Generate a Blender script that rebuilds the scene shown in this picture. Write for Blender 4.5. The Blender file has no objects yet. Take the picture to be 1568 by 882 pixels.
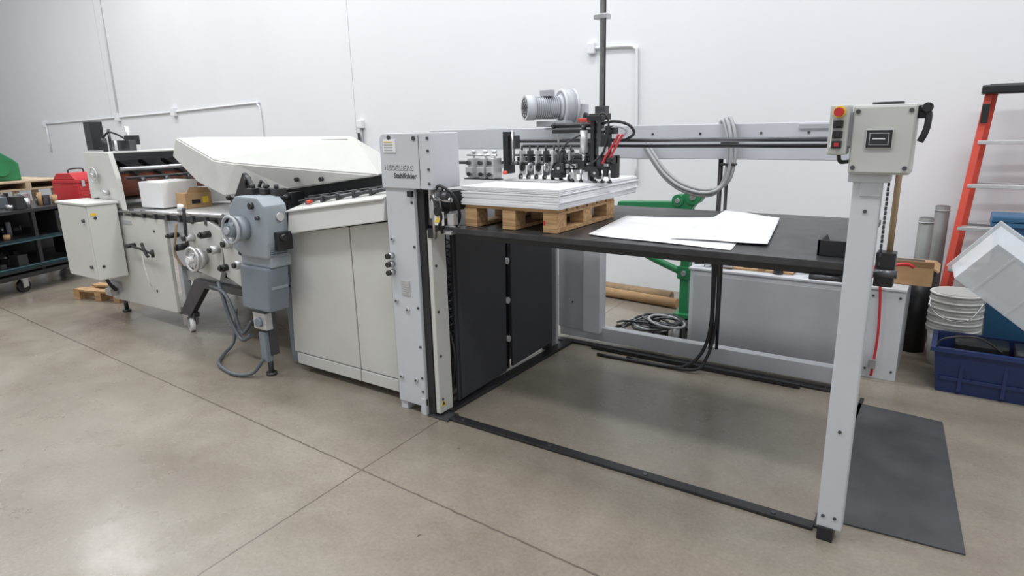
import bpy, bmesh, math, random
from mathutils import Vector, Matrix, Euler
random.seed(7)
S=bpy.context.scene
S.view_settings.view_transform='Standard'
S.view_settings.look='None'
S.view_settings.exposure=0.0

# ---------------- materials ----------------
def mat(name,col,rough=.5,metal=0,var=.08,scale=6,bump=0,alpha=1):
    m=bpy.data.materials.new(name);m.use_nodes=True
    nt=m.node_tree;p=nt.nodes['Principled BSDF']
    tc=nt.nodes.new('ShaderNodeTexCoord')
    n=nt.nodes.new('ShaderNodeTexNoise');n.inputs['Scale'].default_value=scale;n.inputs['Detail'].default_value=6
    nt.links.new(tc.outputs['Object'],n.inputs['Vector'])
    r=nt.nodes.new('ShaderNodeValToRGB')
    r.color_ramp.elements[0].position=.3;r.color_ramp.elements[1].position=.7
    r.color_ramp.elements[0].color=[max(0,c*(1-var)) for c in col]+[1]
    r.color_ramp.elements[1].color=[min(1,c*(1+var)) for c in col]+[1]
    nt.links.new(n.outputs['Fac'],r.inputs['Fac']);nt.links.new(r.outputs['Color'],p.inputs['Base Color'])
    p.inputs['Roughness'].default_value=rough;p.inputs['Metallic'].default_value=metal
    if alpha<1: p.inputs['Alpha'].default_value=alpha
    if bump:
        b=nt.nodes.new('ShaderNodeBump');b.inputs['Strength'].default_value=bump;b.inputs['Distance'].default_value=.01
        nt.links.new(n.outputs['Fac'],b.inputs['Height']);nt.links.new(b.outputs['Normal'],p.inputs['Normal'])
    return m
GREY=mat('paint_light_grey',(.55,.57,.60),.42,0,.03)
GREY2=mat('paint_mid_grey',(.40,.415,.44),.45,0,.04)
GREY3=mat('paint_dull_grey',(.17,.17,.165),.5,0,.1)
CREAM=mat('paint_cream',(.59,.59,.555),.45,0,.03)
CREAM2=mat('paint_cream_dark',(.51,.515,.49),.45,0,.04)  # slightly darker cream paint, for control box and inner body
BLUEG=mat('paint_blue_grey',(.29,.325,.36),.45,0,.06)
BLUEG2=mat('paint_blue_grey_dark',(.19,.22,.255),.5,0,.06)
BLACK=mat('black_metal',(.018,.018,.02),.4,0,.2)
CURT=mat('charcoal_panel',(.040,.042,.048),.55,0,.08,3)
BOARD=mat('black_board',(.035,.035,.037),.38,0,.4,12)
RUB=mat('rubber_mat',(.045,.048,.052),.5,0,.3,5,.2)
STEEL=mat('steel',(.55,.55,.56),.28,.9,.1,20)
CAST=mat('cast_aluminium',(.58,.58,.58),.4,.5,.1,20)
DSTEEL=mat('dark_steel',(.10,.10,.11),.35,.7,.2)
POLE=mat('galvanised_pole',(.36,.35,.34),.45,.1,.15,15)
WHITE=mat('white_plastic',(.78,.78,.78),.4,0,.03)
PAPER=mat('paper',(.82,.83,.85),.35,0,.02,3)
RED=mat('red_paint',(.50,.025,.03),.35,0,.08)
ORANGE=mat('orange_fibreglass',(.66,.085,.055),.45,0,.08)
YEL=mat('yellow_paint',(.8,.55,.03),.4)
GREEN=mat('green_paint',(.02,.19,.07),.4,0,.1)
TEAL=mat('teal_paint',(.035,.09,.11),.45,0,.15)
BLUE=mat('blue_plastic',(.014,.03,.11),.35,0,.1)
BLUE2=mat('blue_bin_plastic',(.03,.11,.21),.4,0,.1)
WOODR=mat('roller_red_brown',(.16,.05,.03),.35)
CARD=mat('cardboard',(.42,.26,.13),.8,0,.1,8)
DARKW=mat('black_plastic',(.012,.012,.013),.35,0,.2)
ROUND=mat('brown_tube',(.27,.18,.10),.7,0,.15)
HOSE=mat('grey_hose',(.36,.37,.38),.45,0,.05)
DHOSE=mat('dark_grey_hose',(.10,.115,.13),.45,0,.05)
BEIGE=mat('pvc_pail',(.74,.73,.70),.4,0,.04)
CLEAR=mat('clear_plastic',(.85,.88,.90),.12,0,.02,alpha=.5)
MUG=mat('display_glass',(.02,.02,.025),.1)
def woodmat(name,c1,c2,sc=(3,40,40)):
    m=bpy.data.materials.new(name);m.use_nodes=True;nt=m.node_tree;p=nt.nodes['Principled BSDF']
    tc=nt.nodes.new('ShaderNodeTexCoord');mp=nt.nodes.new('ShaderNodeMapping');mp.inputs['Scale'].default_value=sc
    n=nt.nodes.new('ShaderNodeTexNoise');n.inputs['Scale'].default_value=1.5;n.inputs['Detail'].default_value=8
    r=nt.nodes.new('ShaderNodeValToRGB');r.color_ramp.elements[0].color=c1+(1,);r.color_ramp.elements[1].color=c2+(1,)
    r.color_ramp.elements[0].position=.3;r.color_ramp.elements[1].position=.7
    nt.links.new(tc.outputs['Object'],mp.inputs[0]);nt.links.new(mp.outputs[0],n.inputs['Vector'])
    nt.links.new(n.outputs['Fac'],r.inputs[0]);nt.links.new(r.outputs[0],p.inputs['Base Color']);p.inputs['Roughness'].default_value=.7
    return m
WOOD=woodmat('pine_wood',(.30,.165,.07),(.56,.36,.18))
WOOD2=woodmat('plywood',(.36,.26,.16),(.52,.40,.27))
# ---------------- builder ----------------
class B:
    def __init__(s,name): s.name=name;s.bm=bmesh.new();s.mats=[]
    def mi(s,m):
        if m not in s.mats: s.mats.append(m)
        return s.mats.index(m)
    def merge(s,t,m,smooth=None):
        i=s.mi(m)
        for f in t.faces:
            f.material_index=i
            if smooth is True: f.smooth=True
        bmesh.ops.recalc_face_normals(t,faces=t.faces)
        me=bpy.data.meshes.new('tmp');t.to_mesh(me);t.free();s.bm.from_mesh(me);bpy.data.meshes.remove(me)
    def box(s,x0,x1,y0,y1,z0,z1,m,bev=.004,rot=None):
        t=bmesh.new();bmesh.ops.create_cube(t,size=1)
        d=Vector((abs(x1-x0),abs(y1-y0),abs(z1-z0)));c=Vector(((x0+x1)/2,(y0+y1)/2,(z0+z1)/2))
        bmesh.ops.scale(t,vec=d,verts=t.verts)
        b=min(bev,.25*min(d))
        if b>.0006: bmesh.ops.bevel(t,geom=t.edges[:],offset=b,segments=2,affect='EDGES',profile=.6)
        if rot: bmesh.ops.rotate(t,cent=(0,0,0),matrix=Euler([math.radians(a) for a in rot]).to_matrix(),verts=t.verts)
        bmesh.ops.translate(t,vec=c,verts=t.verts);s.merge(t,m);return s
    def prism(s,poly,ax,a0,a1,m,bev=.004):
        t=bmesh.new()
        def P(p,a): return (a,p[0],p[1]) if ax=='x' else (p[0],a,p[1]) if ax=='y' else (p[0],p[1],a)
        v0=[t.verts.new(P(p,a0)) for p in poly];v1=[t.verts.new(P(p,a1)) for p in poly];n=len(poly)
        t.faces.new(v0);t.faces.new(v1[::-1])
        for i in range(n): t.faces.new((v0[i],v1[i],v1[(i+1)%n],v0[(i+1)%n]))
        bmesh.ops.recalc_face_normals(t,faces=t.faces)
        if bev: bmesh.ops.bevel(t,geom=t.edges[:],offset=min(bev,abs(a1-a0)*.25),segments=2,affect='EDGES',profile=.6)
        s.merge(t,m);return s
    def hexa(s,pts,m,bev=.004):
        t=bmesh.new();v=[t.verts.new(p) for p in pts]
        for f in ((0,1,2,3),(4,5,6,7),(0,1,5,4),(1,2,6,5),(2,3,7,6),(3,0,4,7)): t.faces.new([v[i] for i in f])
        bmesh.ops.recalc_face_normals(t,faces=t.faces)
        if bev: bmesh.ops.bevel(t,geom=t.edges[:],offset=bev,segments=2,affect='EDGES',profile=.6)
        s.merge(t,m);return s
    def cyl(s,p1,p2,r,m,r2=None,seg=20):
        p1=Vector(p1);p2=Vector(p2);d=p2-p1;L=d.length
        t=bmesh.new();bmesh.ops.create_cone(t,cap_ends=True,segments=seg,radius1=r,radius2=r if r2 is None else r2,depth=L)
        for f in t.faces: f.smooth=len(f.verts)==4
        q=Vector((0,0,1)).rotation_difference(d.normalized())
        bmesh.ops.rotate(t,cent=(0,0,0),matrix=q.to_matrix(),verts=t.verts)
        bmesh.ops.translate(t,vec=(p1+p2)/2,verts=t.verts);s.merge(t,m);return s
    def sph(s,c,r,m,sc=(1,1,1)):
        t=bmesh.new();bmesh.ops.create_uvsphere(t,u_segments=16,v_segments=10,radius=r)
        bmesh.ops.scale(t,vec=sc,verts=t.verts);bmesh.ops.translate(t,vec=c,verts=t.verts);s.merge(t,m,True);return s
    def tube(s,pts,r,m,seg=10,sub=6,closed=False,smoothp=True):
        P=[Vector(p) for p in pts];n=len(P);out=[]
        if smoothp and n>2:
            rng=n if closed else n-1
            for i in range(rng):
                if closed: a,b,c,d=P[(i-1)%n],P[i],P[(i+1)%n],P[(i+2)%n]
                else: a,b,c,d=P[max(i-1,0)],P[i],P[i+1],P[min(i+2,n-1)]
                for k in range(sub):
                    u=k/sub
                    out.append(.5*((2*b)+(c-a)*u+(2*a-5*b+4*c-d)*u*u+(3*b-a-3*c+d)*u**3))
            if not closed: out.append(P[-1])
        else: out=P
        t=bmesh.new();N=len(out);rings=[];nrm=None
        for i in range(N):
            if closed: tg=(out[(i+1)%N]-out[i-1]).normalized()
            else: tg=(out[min(i+1,N-1)]-out[max(i-1,0)]).normalized()
            if nrm is None:
                nrm=tg.orthogonal().normalized()
            else:
                nrm=(nrm-tg*nrm.dot(tg));nrm=nrm.normalized() if nrm.length>1e-6 else tg.orthogonal().normalized()
            bn=tg.cross(nrm)
            rings.append([t.verts.new(out[i]+r*(math.cos(2*math.pi*k/seg)*nrm+math.sin(2*math.pi*k/seg)*bn)) for k in range(seg)])
        for i in range(N if closed else N-1):
            A=rings[i];C=rings[(i+1)%N]
            for k in range(seg): t.faces.new((A[k],A[(k+1)%seg],C[(k+1)%seg],C[k])).smooth=True
        if not closed: t.faces.new(rings[0]);t.faces.new(rings[-1][::-1])
        s.merge(t,m);return s
    def ring(s,c,axis,R,r,m,seg=28):
        ax=Vector(axis).normalized();u=ax.orthogonal().normalized();w=ax.cross(u);c=Vector(c)
        pts=[c+R*(math.cos(2*math.pi*k/seg)*u+math.sin(2*math.pi*k/seg)*w) for k in range(seg)]
        return s.tube(pts,r,m,seg=8,closed=True,smoothp=False)
    def wheel(s,c,axis,R,w,m,hubm,r_h=.3):
        c=Vector(c);a=Vector(axis).normalized()
        s.cyl(c-a*w/2,c+a*w/2,R,m,seg=28);s.cyl(c-a*w*.6,c+a*w*.6,R*r_h,hubm);return s
    def handwheel(s,c,axis,R,m,hubm):
        c=Vector(c);a=Vector(axis).normalized();u=a.orthogonal().normalized();w=a.cross(u)
        s.ring(c,a,R,R*.13,m)
        for k in range(3):
            d=math.cos(k*2.094)*u+math.sin(k*2.094)*w
            s.cyl(c,c+d*R,R*.08,m,seg=10)
        s.cyl(c-a*R*.4,c+a*R*.3,R*.3,hubm);return s
    def caster(s,x,y,z0,ztop,R,m=DARKW,ax=(0,1,0)):
        s.wheel((x,y,z0+R),ax,R,R*.6,m,STEEL)
        a=Vector(ax)*R*.5
        for q in(-1,1):
            s.box(x+a.x*q-.012-R*.35*abs(ax[1]),x+a.x*q+.012+R*.35*abs(ax[1]),y+a.y*q-.006-R*.35*abs(ax[0]),y+a.y*q+.006+R*.35*abs(ax[0]),z0+R*.9,z0+R*2.2,STEEL,.002)
        s.box(x-R*.7,x+R*.7,y-R*.7,y+R*.7,z0+R*2.15,z0+R*2.35,STEEL,.002)
        if ztop>z0+2.4*R: s.cyl((x,y,z0+R*2.3),(x,y,ztop),R*.3,DSTEEL)
        return s
    def bolt(s,x,y,z,ax='y-',r=.007,m=None):
        m=m or DSTEEL
        d={'y-':(0,-.005,0),'x+':(.005,0,0),'z+':(0,0,.005)}[ax]
        s.cyl((x,y,z),(x+d[0],y+d[1],z+d[2]),r,m,seg=10);return s
    def done(s,loc=(0,0,0),rotz=0,par=None):
        me=bpy.data.meshes.new(s.name);s.bm.to_mesh(me);s.bm.free()
        for m in s.mats: me.materials.append(m)
        o=bpy.data.objects.new(s.name,me);bpy.context.collection.objects.link(o)
        o.location=loc;o.rotation_euler=(0,0,math.radians(rotz))
        if par: o.parent=par
        return o
def text(par,name,body,size,loc,m,rot=(90,0,0),ext=.0008,off=0):
    c=bpy.data.curves.new(name,'FONT');c.body=body;c.size=size;c.extrude=ext;c.offset=off;c.materials.append(m)
    o=bpy.data.objects.new(name,c);bpy.context.collection.objects.link(o);o.location=loc
    o.rotation_euler=[math.radians(a) for a in rot];o.parent=par;return o
WS=-.045
def Yw(x): return 5.61+WS*x
# ---------------- room ----------------
def floor_mat():
    m=bpy.data.materials.new('polished_concrete');m.use_nodes=True;nt=m.node_tree;p=nt.nodes['Principled BSDF'];L=nt.links.new
    tc=nt.nodes.new('ShaderNodeTexCoord')
    def noise(sc,det,ro=.55,dist=0):
        n=nt.nodes.new('ShaderNodeTexNoise');n.inputs['Scale'].default_value=sc;n.inputs['Detail'].default_value=det;n.inputs['Roughness'].default_value=ro;n.inputs['Distortion'].default_value=dist
        L(tc.outputs['Object'],n.inputs['Vector']);return n
    def ramp(src,stops):
        r=nt.nodes.new('ShaderNodeValToRGB');e=r.color_ramp.elements
        while len(e)<len(stops): e.new(.5)
        for i,(q,c) in enumerate(stops): e[i].position=q;e[i].color=(c[0],c[1],c[2],1)
        L(src,r.inputs[0]);return r
    def mix(a,b,f,mode='MIX'):
        x=nt.nodes.new('ShaderNodeMix');x.data_type='RGBA';x.blend_type=mode
        if isinstance(f,float): x.inputs[0].default_value=f
        else: L(f,x.inputs[0])
        L(a,x.inputs[6]);
        if isinstance(b,tuple): x.inputs[7].default_value=b
        else: L(b,x.inputs[7])
        return x.outputs[2]
    base=ramp(noise(.9,8,.6,.4).outputs[0],[(.32,(.20,.17,.134)),(.5,(.245,.215,.172)),(.68,(.295,.265,.22))])
    fine=ramp(noise(60,4,.7).outputs[0],[(.3,(.84,.84,.84)),(.7,(1.10,1.10,1.10))])
    c=mix(base.outputs[0],fine.outputs[0],1.0,'MULTIPLY')
    mid=ramp(noise(5,8,.7,.2).outputs[0],[(.3,(.90,.89,.88)),(.7,(1.08,1.08,1.08))])
    c=mix(c,mid.outputs[0],1.0,'MULTIPLY')
    st=ramp(noise(2.6,10,.72,.3).outputs[0],[(.28,(.0,.0,.0)),(.42,(1,1,1))])
    inv=nt.nodes.new('ShaderNodeMath');inv.operation='MULTIPLY_ADD';L(st.outputs[0],inv.inputs[0]);inv.inputs[1].default_value=-.35;inv.inputs[2].default_value=.35
    c=mix(c,(.12,.10,.08,1),inv.outputs[0])
    sp=ramp(noise(11,3,.5).outputs[0],[(.225,(1,1,1)),(.25,(0,0,0))])
    c=mix(c,(.06,.05,.04,1),sp.outputs[0])
    sep=nt.nodes.new('ShaderNodeSeparateXYZ');L(tc.outputs['Object'],sep.inputs[0])
    wob=noise(25,3)
    def line(ax,bx,c0,w):
        a=nt.nodes.new('ShaderNodeMath');a.operation='MULTIPLY_ADD';L(sep.outputs[0],a.inputs[0]);a.inputs[1].default_value=ax;a.inputs[2].default_value=-c0
        b=nt.nodes.new('ShaderNodeMath');b.operation='MULTIPLY_ADD';L(sep.outputs[1],b.inputs[0]);b.inputs[1].default_value=bx;L(a.outputs[0],b.inputs[2])
        b2=nt.nodes.new('ShaderNodeMath');b2.operation='MULTIPLY_ADD';L(wob.outputs[0],b2.inputs[0]);b2.inputs[1].default_value=.012;L(b.outputs[0],b2.inputs[2])
        d=nt.nodes.new('ShaderNodeMath');d.operation='ABSOLUTE';L(b2.outputs[0],d.inputs[0])
        l=nt.nodes.new('ShaderNodeMapRange');L(d.outputs[0],l.inputs[0]);l.inputs[1].default_value=w*.4;l.inputs[2].default_value=w*1.5;l.inputs[3].default_value=.75;l.inputs[4].default_value=0;return l.outputs[0]
    s1=line(.045,1,1.730,.005);s2=line(1,.06,-2.025,.004)
    a=nt.nodes.new('ShaderNodeMath');a.operation='MAXIMUM';L(s1,a.inputs[0]);L(s2,a.inputs[1])
    c=mix(c,(.065,.053,.042,1),a.outputs[0])
    L(c,p.inputs['Base Color'])
    rr=ramp(noise(1.6,8,.65).outputs[0],[(.3,(.20,)*3),(.7,(.40,)*3)]);L(rr.outputs[0],p.inputs['Roughness'])
    b=nt.nodes.new('ShaderNodeBump');b.inputs['Strength'].default_value=.12;b.inputs['Distance'].default_value=.01
    L(noise(9,6).outputs[0],b.inputs['Height']);L(b.outputs[0],p.inputs['Normal'])
    return m
f=B('floor');f.box(-24,6,-5,8,-.1,0,floor_mat(),0);f.done()
WALL=mat('white_wall_paint',(.72,.735,.755),.6,0,.012,1.5,.03)
w=B('wall_back');w.prism([(-24,Yw(-24)),(6,Yw(6)),(6,Yw(6)+.2),(-24,Yw(-24)+.2)],'z',0,7,WALL,0)
w.done()
w=B('wall_left');w.box(-24.2,-24,-5,6.69,0,7,WALL,0);w.done()
b=B('trim_1');JM=mat('wall_joint',(.60,.61,.63),.6)
for x in(-13.6,-6.47,1.2):
    y=Yw(x);b.box(x-.005,x+.005,y-.004,y-.0005,0,7,JM,0)
    b.box(x+.12,x+.128,y-.004,y-.0005,0,7,JM,0)
b.done()
# ---------------- conduits on the wall ----------------
c=B('wall_conduit')
def wp(x,z,o=.02): return (x,Yw(x)-o,z)
c.tube([wp(-17.05,1.81),wp(-13.28,1.866),wp(-11.1,1.9),wp(-8.8,1.955),wp(-8.62,1.93),wp(-8.56,1.83),wp(-8.56,1.2)],.014,WALL,8,5)
c.tube([wp(-13.28,7),wp(-13.28,1.86)],.014,WALL,8,1,smoothp=False)
c.tube([wp(-17.0,1.81),wp(-17.0,1.2)],.02,WALL,8,1,smoothp=False)
for x,z in((-13.28,1.866),(-11.1,1.9),(-17.05,1.81)):
    y=Yw(x);c.box(x-.06,x+.06,y-.07,y,z-.07,z+.07,WALL,.01)
c.done()
c=B('wall_conduit')
c.tube([wp(-2.98,2.24),wp(-2.62,2.23),wp(-2.54,2.2),wp(-2.52,2.1),wp(-2.5,1.0)],.014,WALL,8,5)
y=Yw(-2.98);c.box(-3.03,-2.95,y-.05,y,2.19,2.29,WALL,.01)
c.tube([wp(-2.5,1.3),wp(-2.2,1.3)],.012,WALL,8,1,smoothp=False)
c.done()
c=B('wall_outlet_box')
c.tube([wp(-6.35,1.62),wp(-6.35,1.0)],.016,HOSE,8,1,smoothp=False)
y=Yw(-6.35);c.box(-6.40,-6.30,y-.06,y,1.56,1.66,WALL,.01);c.box(-6.38,-6.33,y-.065,y-.06,1.38,1.5,DSTEEL,.002)
c.done()
c=B('power_drop_pole')
c.cyl((-1.94,3.86,1.62),(-1.96,3.86,6.9),.017,POLE,seg=14)
c.cyl((-1.915,3.85,1.62),(-1.935,3.85,6.9),.005,DSTEEL,seg=8)
c.box(-1.99,-1.90,3.83,3.89,2.18,2.21,STEEL);c.box(-1.975,-1.90,3.83,3.89,1.60,1.66,DSTEEL)
c.done()
# ---------------- pile feeder ----------------
b=B('pile_feeder')
X0,X1=-2.47,-2.27
b.box(X0,X1,2.42,2.60,.05,1.26,GREY,.006)
for x0 in(X0,X1-.05): b.box(x0,x0+.05,2.43,2.59,0,.052,GREY,.004)
b.box(X1-.035,X1,2.418,2.44,0,.10,GREY,.004)
pts=[(-2.48,1.25),(-2.215,1.25),(-2.215,1.525),(-2.45,1.525),(-2.468,1.518),(-2.48,1.50)]
b.prism(pts,'y',2.41,2.63,GREY,.005)
b.box(-2.21,-2.135,2.41,2.63,1.25,1.525,GREY,.005)
b.box(-2.216,-2.209,2.415,2.62,1.26,1.51,BLACK,0)
b.box(-2.45,-2.365,2.406,2.411,1.43,1.495,WHITE,.001)
for i in range(4): b.box(-2.443,-2.385,2.404,2.4065,1.442+i*.013,1.446+i*.013,YEL if i==3 else GREY2,0)
for z in(1.50,1.44,1.35,1.28): b.bolt(-2.15,2.41,z)
b.bolt(-2.24,2.41,1.50,r=.011);b.bolt(-2.41,2.41,1.505,r=.011)
for z in(1.18,.95,.62,.40,.22,.14): b.bolt(-2.285,2.42,z)
for x,z in((-2.44,.98),(-2.44,.64),(-2.36,.60),(-2.33,.20),(-2.44,.2)):
    b.cyl((x,2.421,z),(x,2.412,z),.013,CAST,seg=14);b.bolt(x,2.412,z,r=.005)
for i,z in enumerate((.89,.845,.80)):
    b.cyl((-2.45,2.42,z),(-2.45,2.39,z),.017,STEEL);b.cyl((-2.45,2.40,z),(-2.45,2.375,z),.014,BLACK)
b.box(-2.395,-2.335,2.415,2.4205,.68,.76,CAST,.001)
for i in range(5): b.box(-2.388,-2.345,2.4135,2.416,.69+i*.012,.694+i*.012,GREY2,0)
b.box(-2.27,-2.222,2.44,2.6,.0,1.25,BLACK,.003)
b.box(-2.30,-2.27,2.40,2.42,1.21,1.24,BLACK,.003)
b.box(-2.218,-2.19,2.445,2.555,.02,1.04,CREAM,.004)
for z in(.1,.35,.6,.85): b.bolt(-2.19,2.47,z,'x+')
b.prism([(2.455,.06),(2.495,.06),(2.475,.095)],'x',-2.19,-2.188,YEL,0)
b.prism([(2.464,.066),(2.486,.066),(2.475,.086)],'x',-2.1885,-2.1872,BLACK,0)
# machinery beside column at table level
b.box(-2.22,-2.13,2.46,2.60,1.06,1.10,DSTEEL);b.box(-2.2,-2.15,2.45,2.5,1.10,1.25,CAST)
b.box(-2.14,-2.07,2.47,2.60,1.14,1.24,BLACK);b.cyl((-2.18,2.45,1.2),(-2.05,2.45,1.2),.012,STEEL)
b.cyl((-2.16,2.44,1.0),(-2.16,2.44,1.25),.009,STEEL);b.cyl((-2.11,2.44,1.03),(-2.11,2.44,1.2),.008,BLACK)
b.box(-2.2,-2.06,2.45,2.62,1.025,1.04,CAST,.002);b.cyl((-2.13,2.43,1.14),(-2.13,2.5,1.14),.022,BLACK)
b.box(-2.16,-2.10,2.435,2.45,1.07,1.14,WHITE,.002)
b.prism([(-2.15,1.085),(-2.11,1.085),(-2.13,1.12)],'y',2.433,2.435,YEL,0)
b.box(-2.09,-2.05,2.46,2.5,1.07,1.13,CAST);b.box(-2.21,-2.17,2.44,2.47,1.0,1.05,BLACK);b.cyl((-2.1,2.44,1.22),(-2.06,2.44,1.22),.02,DSTEEL)
b.tube([(-2.17,2.47,1.24),(-2.1,2.43,1.27),(-2.03,2.45,1.22),(-2.04,2.5,1.12),(-2.08,2.52,1.06)],.008,BLACK)
b.tube([(-2.2,2.47,1.22),(-2.14,2.42,1.2),(-2.1,2.43,1.12),(-2.15,2.44,1.04)],.006,BLACK)
hp=[(-2.235+.03*math.cos(k*.9),2.60+.022*math.sin(k*.9),.45+.0065*k) for k in range(84)]
b.tube(hp,.006,BLACK,6,2)
b.tube([(-2.23,2.6,.45),(-2.2,2.6,.3),(-2.24,2.61,.1),(-2.25,2.6,.01)],.01,BLACK)
# charcoal lift shields
b.prism([(2.62,.03),(3.10,.05),(3.12,1.03),(2.62,1.03)],'x',-2.215,-2.20,CURT,.002)
b.box(-2.20,-2.188,2.64,2.67,.04,1.02,CURT,.002)
b.prism([(3.17,.06),(3.66,.08),(3.66,1.03),(3.17,1.03)],'x',-2.215,-2.20,CURT,.002)
b.box(-2.26,-2.23,3.10,3.18,.04,1.03,BLACK)
for z in(.25,.5,.75): b.cyl((-2.23,3.145,z),(-2.205,3.145,z),.02,CAST)
b.box(-2.30,-2.24,3.68,3.72,0,1.03,BLACK);b.box(-2.30,-2.24,3.78,3.81,0,1.36,GREY2)
b.box(-2.34,-2.30,2.62,3.9,.05,1.2,GREY2)
# rear posts
b.box(-2.32,-2.11,3.95,4.02,.1,1.36,GREY2,.004);b.box(-2.10,-1.97,3.92,4.02,.1,1.36,GREY,.004)
for z in(.3,.7): b.bolt(-2.2,3.95,z)
# upper rear beams
b.box(-3.45,-2.1,3.90,3.98,1.385,1.53,GREY,.004);b.box(-2.12,-.22,3.89,3.99,1.33,1.535,GREY,.005)
b.box(-.75,-.3,3.875,3.895,1.50,1.525,GREY2,.002)
for x in(-1.6,-1.3,-.95,-.7,-.5): b.bolt(x,3.89,1.48)
b.box(-.42,-.35,3.92,3.98,0,1.34,GREY,.004)
b.box(-.29,-.22,2.5,3.92,1.38,1.5,GREY,.004)
# lower rear beam and floor rails
b.box(-2.32,-.42,3.97,4.04,.03,.13,GREY,.004)
b.box(-2.32,-.45,3.90,3.96,0,.014,BLACK,.003);b.box(-2.0,-.62,3.86,3.885,.0,.03,BLACK,.003)
b.box(-2.13,-.30,2.44,2.495,0,.014,BLACK,.003);b.box(-2.26,-2.12,2.42,2.52,0,.01,DSTEEL,.003)
b.box(-2.24,-2.17,2.52,3.9,0,.02,BLACK,.003);b.box(-.305,-.285,2.47,3.9,0,.008,BLACK,.002)
for x in(-2.05,-1.5,-1.0,-.45): b.bolt(x,2.467,.0125,'z+',.01)
# right post
b.box(-.285,-.20,2.41,2.475,.05,1.38,GREY,.005);b.box(-.28,-.225,2.40,2.48,0,.055,BLACK,.004)
b.box(-.262,-.20,2.405,2.412,1.30,1.36,GREY,.002)
for x,z in((-.265,.1),(-.225,.1),(-.24,.45),(-.24,1.25)): b.bolt(x,2.41,z,r=.006)
b.box(-.30,-.18,2.40,2.50,1.345,1.372,GREY,.003)
# chain, rod
for i in range(22):
    z=1.02+i*.016
    b.box(-.192,-.184,2.498+(.006 if i%2 else 0),2.508+(.006 if i%2 else 0),z,z+.014,DSTEEL,.002)
b.cyl((-.165,2.56,.98),(-.165,2.56,1.36),.010,ROUND)
b.box(-.20,-.14,2.50,2.56,.98,1.10,BLACK);b.cyl((-.2,2.49,1.03),(-.13,2.49,1.03),.014,DSTEEL)
# table board
b.box(-2.05,-.285,2.45,3.62,1.035,1.062,BOARD,.003)
b.box(-2.0,-.4,2.50,2.54,1.0,1.034,BLACK,.002);b.box(-2.0,-.4,3.5,3.54,1.0,1.034,BLACK,.002)
b.prism([(2.55,1.062),(2.78,1.062),(2.78,1.08),(2.70,1.12),(2.55,1.12)],'x',-.395,-.385,BLACK,.002)
b.box(-.395,-.29,2.55,2.56,1.062,1.12,BLACK,.002)
b.box(-.40,-.29,2.48,2.52,.99,1.035,BLACK);b.box(-.33,-.29,3.3,3.5,1.062,1.13,BLACK)
b.cyl((-.40,2.47,1.0),(-.29,2.47,1.0),.012,DSTEEL)
b.cyl((-1.18,3.93,.13),(-1.18,3.93,1.34),.014,BLACK);b.cyl((-1.145,3.945,.13),(-1.145,3.945,1.34),.010,BLACK)
feeder=b.done()
HB=mat('lettering_dark',(.05,.05,.06),.5);HL=mat('lettering_light',(.66,.67,.70),.5)
text(feeder,'lettering_upper_edge','HEIDELBERG',.036,(-2.455,2.4097,1.343),HB,off=.0012);text(feeder,'lettering_upper','HEIDELBERG',.036,(-2.4545,2.4085,1.344),HL)
text(feeder,'lettering_lower','Stahlfolder',.036,(-2.39,2.4095,1.303),HB,off=.0008)
h=B('cable_hose')
base=[(-1.62,3.86,1.42),(-1.55,3.84,1.33),(-1.47,3.83,1.24),(-1.36,3.82,1.17),(-1.22,3.82,1.14),(-1.13,3.82,1.18),(-1.09,3.82,1.32),(-1.10,3.83,1.48),(-1.14,3.87,1.57),(-1.18,3.94,1.56)]
for k in range(3):
    h.tube([(x+.02*k*(1 if i>4 else .3)-.02,y-.012*(k%2),z+.018*k*(1 if i<6 else .4)-.02) for i,(x,y,z) in enumerate(base)],.011,HOSE,8)
for q in(1.3,1.42): h.box(-1.15,-1.06,3.80,3.85,q,q+.012,BLACK,.002)
h.done(par=feeder)
h=B('power_cable')
h.tube([(-1.19,3.87,1.02),(-1.17,3.86,.7),(-1.16,3.85,.35),(-1.19,3.83,.16),(-1.27,3.8,.05),(-1.4,3.78,.015),(-1.9,3.76,.012)],.011,BLACK,8)
h.tube([(-1.16,3.86,1.02),(-1.13,3.85,.6),(-1.13,3.84,.3),(-1.17,3.82,.1),(-1.26,3.78,.02),(-1.7,3.8,.012)],.010,BLACK,8)
h.done(par=feeder)
# control box
b=B('control_box')
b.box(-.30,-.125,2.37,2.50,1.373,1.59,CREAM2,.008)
b.box(-.295,-.13,2.364,2.372,1.38,1.583,CREAM2,.003)
for x in(-.285,-.14):
    for z in(1.395,1.57): b.bolt(x,2.365,z)
b.box(-.257,-.18,2.358,2.366,1.455,1.515,CAST,.003);b.box(-.254,-.183,2.356,2.3595,1.458,1.512,BLACK,.001);b.box(-.246,-.191,2.3545,2.357,1.466,1.504,GREY2,.001);b.box(-.2435,-.1935,2.3535,2.355,1.4685,1.5015,MUG,.001)
b.box(-.236,-.201,2.3528,2.3536,1.484,1.487,WHITE,0)
b.cyl((-.21,2.43,1.59),(-.21,2.43,1.598),.045,BLACK)
b.box(-.365,-.308,2.35,2.43,1.435,1.592,CREAM2,.006)
b.box(-.31,-.295,2.38,2.42,1.46,1.57,GREY2)
b.cyl((-.336,2.35,1.57),(-.336,2.34,1.57),.018,YEL);b.cyl((-.336,2.345,1.57),(-.336,2.322,1.57),.014,RED)
for z,m in((1.532,BLACK),(1.50,BLACK),(1.468,RED)):
    b.box(-.35,-.322,2.34,2.352,z-.012,z+.012,BLACK,.002);b.box(-.343,-.329,2.336,2.342,z-.006,z+.006,m,.001)
b.box(-.356,-.352,2.346,2.351,1.46,1.55,WHITE,0)
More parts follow.
